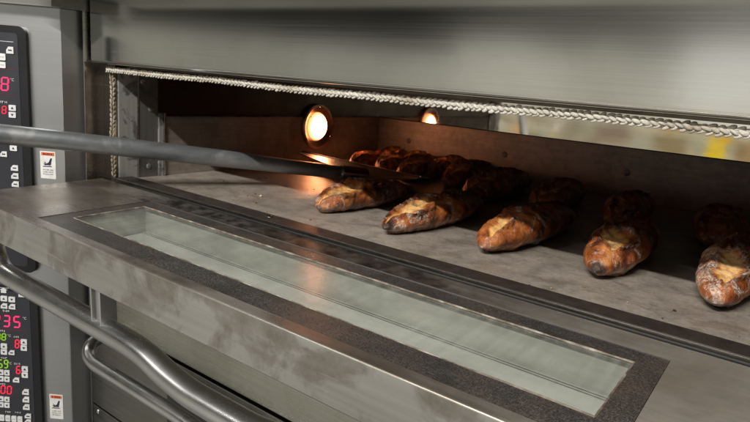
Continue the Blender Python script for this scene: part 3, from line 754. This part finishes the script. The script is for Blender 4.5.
# nose tip x, y, length, width, height, yaw, slashes as (distance from the nose, half length, diagonal), label, group
LOAVES = [
 (.408, .098, .255, .072, .042, 2, [(.048, .050, .25), (.135, .055, .3), (.21, .04, .25)], 'browned loaf nearest the peel blade, its pale nose dusted with flour', GF),
 (.553, .074, .290, .076, .046, 0, [(.050, .052, .2), (.145, .06, .3), (.23, .045, .3)], 'loaf with a wide blond tear and a dark knobbly tip, second from the peel', GF),
 (.692, .098, .310, .074, .052, -2, [(.042, .034, -.5), (.14, .06, .35), (.235, .045, .3)], 'loaf with a short golden tear across its rounded nose, middle of the front ones', GF),
 (.835, .112, .290, .075, .054, 2, [(.062, .036, -.45), (.16, .06, .3), (.24, .04, .3)], 'loaf with a scorched black spot on its nose, below a golden tear', GF),
 (.962, .103, .320, .078, .056, -3, [(.060, .040, -.2), (.165, .06, .3), (.25, .04, .3)], 'heavily floured loaf with a deep slash, farthest from the oven lamp', GF),
 (.915, .425, .280, .074, .052, 3, [(.06, .05, .3), (.15, .06, .3)], 'dark loaf in the shade behind the heavily floured one', GB),
 (.780, .405, .285, .076, .052, 4, [(.05, .05, .3), (.14, .06, .3)], 'dark loaf in the shade behind the one with a scorched spot', GB),
 (.640, .425, .285, .076, .052, 5, [(.06, .05, .3), (.15, .06, .35)], 'dark loaf in the shade behind the one with a torn rounded nose', GB),
 (.517, .388, .320, .078, .056, 3, [(.06, .05, .3), (.16, .07, .3)], 'long dark loaf behind the one with the blond tear', GB),
 (.400, .510, .270, .072, .052, 2, [(.05, .045, .3), (.13, .06, .3)], 'reddish loaf just beyond the tip of the peel blade', GB),
 (.300, .490, .165, .066, .048, 2, [(.05, .05, .3)], 'lamp-lit loaf behind the middle of the peel blade', GB),
 (.214, .522, .130, .062, .044, -3, [(.05, .045, .3)], 'glowing loaf close to the lamp, second from the wall panel', GB),
 (.140, .515, .130, .062, .042, 3, [(.05, .045, .3)], 'glowing loaf closest to the oven lamp', GB),
 (.290, .648, .145, .064, .047, -2, [(.05, .05, .3)], 'loaf against the back panel, behind the lamp-lit one', GB),
 (.200, .655, .140, .064, .045, 2, [(.05, .05, .3)], 'loaf against the back panel, between two others', GB),
 (.115, .650, .145, .064, .044, -2, [(.05, .05, .3)], 'loaf in the far corner of the chamber under the lamp glow', GB),
]
for k, (x, y, L, W, H, yaw, cuts, lab, grp) in enumerate(LOAVES):
    rg = random.Random(100+k)
    cc = [(-L/2+c, hw, t, .0070*rg.uniform(.8, 1.25)) for c, hw, t in cuts]
    o = obj('loaf', loaf(31+k*7, L, W, H, cc, bend=rg.uniform(-.004, .004), cut_gain=1.0 if grp == GF else .62, knob=(.935 if 'knobbly' in lab or 'scorched black' in lab else .975), dust=(.35, .35, .1, .25, .7)[k] if k < 5 else .3), M['crust'], None, auto=0)  # tear colour toned down on the back loaves
    a = R(yaw); o.rotation_euler = (0, 0, a)
    o.location = (x - math.sin(a)*L/2, y + math.cos(a)*L/2, .0004)
    tag(o, lab, 'loaf', grp)
cb = bmesh.new(); rg = random.Random(55)
for _ in range(45):
    x, y = rg.uniform(.03, 1.1), .03+.22*rg.random()**1.5
    if any(abs(x-l[0]) < .05 and y > l[1]-.01 for l in LOAVES): continue
    q = rg.uniform(.0006, .0017) if rg.random() < .9 else rg.uniform(.002, .0030)
    vs = bmesh.ops.create_icosphere(cb, subdivisions=1, radius=q)['verts']
    ax_ = Vector((rg.uniform(.7, 1.6), rg.uniform(.7, 1.4), rg.uniform(.4, .8)))
    for v_ in vs: v_.co = Vector((v_.co.x*ax_.x+x, v_.co.y*ax_.y+y, v_.co.z*ax_.z+.0004+q*.4)) + Vector([rg.uniform(-.25, .25)*q for _ in range(3)])
tag(obj('crumbs', cb, M['crumb'], None, smooth=False), 'scattered brown crumbs along the front of the stone deck', 'crumbs', kind='stuff')
# scorched blister on the nose of the fourth loaf is a burnt pat of dough
# ------------------------------------------------------------------ camera
f, rx, roll, rz = 593.73, 1.3575, .0816, .6203
cam = bpy.data.cameras.new('camera'); co = bpy.data.objects.new('camera', cam); COL.objects.link(co)
cam.sensor_fit = 'HORIZONTAL'; cam.sensor_width = 36; cam.lens = 36*f/750; cam.clip_start = .02; cam.clip_end = 100
co.matrix_world = Matrix.Translation((1.0121, -.5937, .2105)) @ Matrix.Rotation(rz, 4, 'Z') @ Matrix.Rotation(rx, 4, 'X') @ Matrix.Rotation(roll, 4, 'Z')
SC.camera = co

# ------------------------------------------------------------------ light: two ceiling tubes, the oven lamp, a painted room around
def area(name, loc, target, sx, sy, power, col):
    l = bpy.data.lights.new(name, 'AREA'); l.shape = 'RECTANGLE'; l.size = sx; l.size_y = sy; l.energy = power; l.color = col
    o = bpy.data.objects.new(name, l); COL.objects.link(o); o.location = loc
    d = Vector(target) - Vector(loc); z = -d.normalized(); x = Vector((1, 0, 0)); y = z.cross(x).normalized(); x = y.cross(z)
    o.matrix_world = Matrix.Translation(loc) @ Matrix((x, y, z)).transposed().to_4x4(); return o
area('ceiling_tube', (.75, -1.75, 1.60), (.6, 0, 0), 1.2, .045, 78, (1, .95, .88))
area('ceiling_tube', (-.9, -2.6, 1.75), (.2, 0, 0), 1.2, .06, 16, (1, .97, .92))

w = bpy.data.worlds.new('World'); SC.world = w; w.use_nodes = True
nt = w.node_tree; nn = nt.nodes; ll = nt.links
bg = nn['Background']
tc = nn.new('ShaderNodeTexCoord'); sep = nn.new('ShaderNodeSeparateXYZ'); ll.new(tc.outputs['Generated'], sep.inputs[0])
def wm(op, a, b=0.):
    nd = nn.new('ShaderNodeMath'); nd.operation = op
    for s, v_ in ((nd.inputs[0], a), (nd.inputs[1], b)):
        if hasattr(v_, 'is_output'): ll.new(v_, s)
        else: s.default_value = v_
    return nd.outputs[0]
el = wm('MULTIPLY', wm('ARCSINE', sep.outputs['Z']), 180/math.pi)
az = wm('MULTIPLY', wm('ARCTAN2', sep.outputs['X'], wm('MULTIPLY', sep.outputs['Y'], -1)), 180/math.pi)   # 0 = straight out of the oven, negative = towards -X
cr = nn.new('ShaderNodeValToRGB'); ll.new(wm('DIVIDE', wm('ADD', el, 90), 180), cr.inputs['Fac'])
stops = [(-90, (.10, .095, .085)), (-45, (.26, .25, .22)), (-30, (.48, .46, .41)), (-14, (.48, .46, .41)), (-7, (.36, .345, .30)), (-1, (.47, .455, .40)), (3.6, (.46, .45, .40)), (4.5, (.07, .068, .062)), (12, (.04, .038, .036)), (24, (.07, .068, .062)), (34, (.30, .29, .27)), (90, (.46, .45, .42))]
els = cr.color_ramp.elements
while len(els) < len(stops): els.new(.5)
for e, (p, c) in zip(els, stops): e.position = (p+90)/180; e.color = (*c, 1)
def mr(x, a, b, c, d):
    nd = nn.new('ShaderNodeMapRange'); nd.interpolation_type = 'SMOOTHSTEP'
    for nme, v_ in (('From Min', a), ('From Max', b), ('To Min', c), ('To Max', d)): nd.inputs[nme].default_value = v_
    ll.new(x, nd.inputs['Value']); return nd.outputs[0]
def scale(col, f):
    vm = nn.new('ShaderNodeVectorMath'); vm.operation = 'SCALE'; ll.new(col, vm.inputs[0]); ll.new(f, vm.inputs['Scale']); return vm.outputs[0]
# painted surround for the steel to reflect: bright and dark bands set by direction
nz = nn.new('ShaderNodeTexNoise'); nz.inputs['Scale'].default_value = 1.0; nz.inputs['Detail'].default_value = 4
cv = nn.new('ShaderNodeCombineXYZ'); ll.new(wm('MULTIPLY', az, .22), cv.inputs[0]); ll.new(wm('MULTIPLY', el, .30), cv.inputs[1]); ll.new(cv.outputs[0], nz.inputs['Vector'])
azn = wm('ADD', az, wm('MULTIPLY', wm('SUBTRACT', nz.outputs['Fac'], .5), 2.4)); eln = wm('ADD', el, wm('MULTIPLY', wm('SUBTRACT', nz.outputs['Fac'], .5), 1.2))
near = wm('MULTIPLY', wm('ADD', mr(az, -62, -38, .72, .95), wm('ADD', mr(az, -38, -22, 0, .32), mr(az, -14, -3, 0, .9))), mr(az, 0, 5, 1, .36))
low = wm('SUBTRACT', 1.0, wm('MULTIPLY', mr(az, -8, 3, 0, .74), mr(el, -16, -6, 1, 0)))
upl = wm('SUBTRACT', 1.0, wm('MULTIPLY', mr(az, -34, -20, .92, 0), mr(el, 2.4, 4.0, 0, 1)))
upr = wm('ADD', 1.0, wm('MULTIPLY', mr(az, -24, -4, 0, 1.2), wm('MULTIPLY', mr(el, 3.4, 5, 0, 1), mr(el, 9, 14, 1, 0))))
c_ = scale(cr.outputs[0], wm('MULTIPLY', wm('MULTIPLY', wm('MULTIPLY', near, low), wm('MULTIPLY', upl, upr)), wm('ADD', .72, wm('MULTIPLY', nz.outputs['Fac'], .56))))
for a0, a1, e0, e1, so, rgb in (
        (-75, -26, -5.5, -1.4, .5, (.11, .09, .07)), (-24.5, -2, -5.5, -1.4, .25, (.50, .465, .36)), (-23.2, -22.2, -4, -2.6, .2, (.8, .45, .2)),
        (-20.6, -18.4, -3.0, -2.3, .3, (.92, .9, .85)), (-18.6, -17.4, -2.9, -1.9, .3, (.16, .15, .12)), (-16.0, -13.2, -3.7, -1.9, .5, (.24, .175, .14)),
        (-11.4, -8.4, -4.6, -2.5, .5, (.27, .22, .13)), (-7.2, -5.7, -5.0, -2.3, .15, (.80, .58, .03)), (-5.0, -2.6, -4.4, -2.4, .4, (.36, .25, .13)),
        (-13.0, -11.8, -5, -3.1, .3, (.40, .42, .34)),
        (-29.0, -22.0, -1.0, 4.5, .4, (.66, .64, .57)), (-9.8, -3.0, -1.4, 5.2, .4, (.95, .93, .90)), (-17.4, -14.6, -1.0, 4.8, .8, (.54, .52, .45)),
        (-60.0, -54.0, -1.2, 2.7, .6, (.40, .39, .33)), (-60.8, -59.2, -.5, 1.7, .4, (.10, .10, .095)), (-72, -61.5, -2, 9, 1.0, (.13, .13, .12)), (-49.5, -48.2, -1, 2.5, .4, (.34, .34, .28)), (-46.5, -44.6, -1, 2.6, .4, (.34, .34, .28))):
    mk = wm('MULTIPLY', wm('MULTIPLY', mr(azn, a0-so, a0+so, 0, 1), mr(azn, a1-so, a1+so, 1, 0)), wm('MULTIPLY', mr(eln, e0-so*.6, e0+so*.6, 0, 1), mr(eln, e1-so*.6, e1+so*.6, 1, 0)))
    mx = nn.new('ShaderNodeMix'); mx.data_type = 'RGBA'; ll.new(mk, mx.inputs[0]); ll.new(c_, mx.inputs[6]); mx.inputs[7].default_value = (*rgb, 1); c_ = mx.outputs[2]
vz = nn.new('ShaderNodeTexVoronoi'); vz.inputs['Scale'].default_value = 1.0; cz = nn.new('ShaderNodeCombineXYZ'); ll.new(wm('ADD', wm('MULTIPLY', az, .75), wm('MULTIPLY', el, .5)), cz.inputs[0]); ll.new(wm('MULTIPLY', el, 1.1), cz.inputs[1]); ll.new(cz.outputs[0], vz.inputs['Vector'])
pz = nn.new('ShaderNodeValToRGB'); sz = nn.new('ShaderNodeSeparateColor'); ll.new(vz.outputs['Color'], sz.inputs[0]); ll.new(sz.outputs[0], pz.inputs['Fac']); pz.color_ramp.interpolation = 'CONSTANT'
ps = [(0, (1.15, 1.15, 1.1)), (.35, (.62, .56, .46)), (.5, (1.25, 1.22, 1.15)), (.68, (1.1, .85, .5)), (.78, (.85, .9, .85)), (.9, (.5, .42, .34))]
els = pz.color_ramp.elements
while len(els) < len(ps): els.new(.5)
for e, (p, c) in zip(els, ps): e.position = p; e.color = (*c, 1)
mz = nn.new('ShaderNodeMix'); mz.data_type = 'RGBA'; mz.blend_type = 'MULTIPLY'
ll.new(wm('MULTIPLY', wm('MULTIPLY', mr(el, -6, -5, 0, .85), mr(el, -1.8, -1.2, 1, 0)), mr(az, -27, -24, 0, 1)), mz.inputs[0]); ll.new(c_, mz.inputs[6]); ll.new(pz.outputs[0], mz.inputs[7]); c_ = mz.outputs[2]
ll.new(c_, bg.inputs['Color']); bg.inputs['Strength'].default_value = 1.0

SC.view_settings.view_transform = 'Standard'; SC.view_settings.look = 'None'; SC.view_settings.exposure = 0; SC.view_settings.gamma = 1
SC.render.engine = 'CYCLES'
SC.cycles.use_denoising = True
SC.cycles.max_bounces = 10; SC.cycles.sample_clamp_indirect = 6
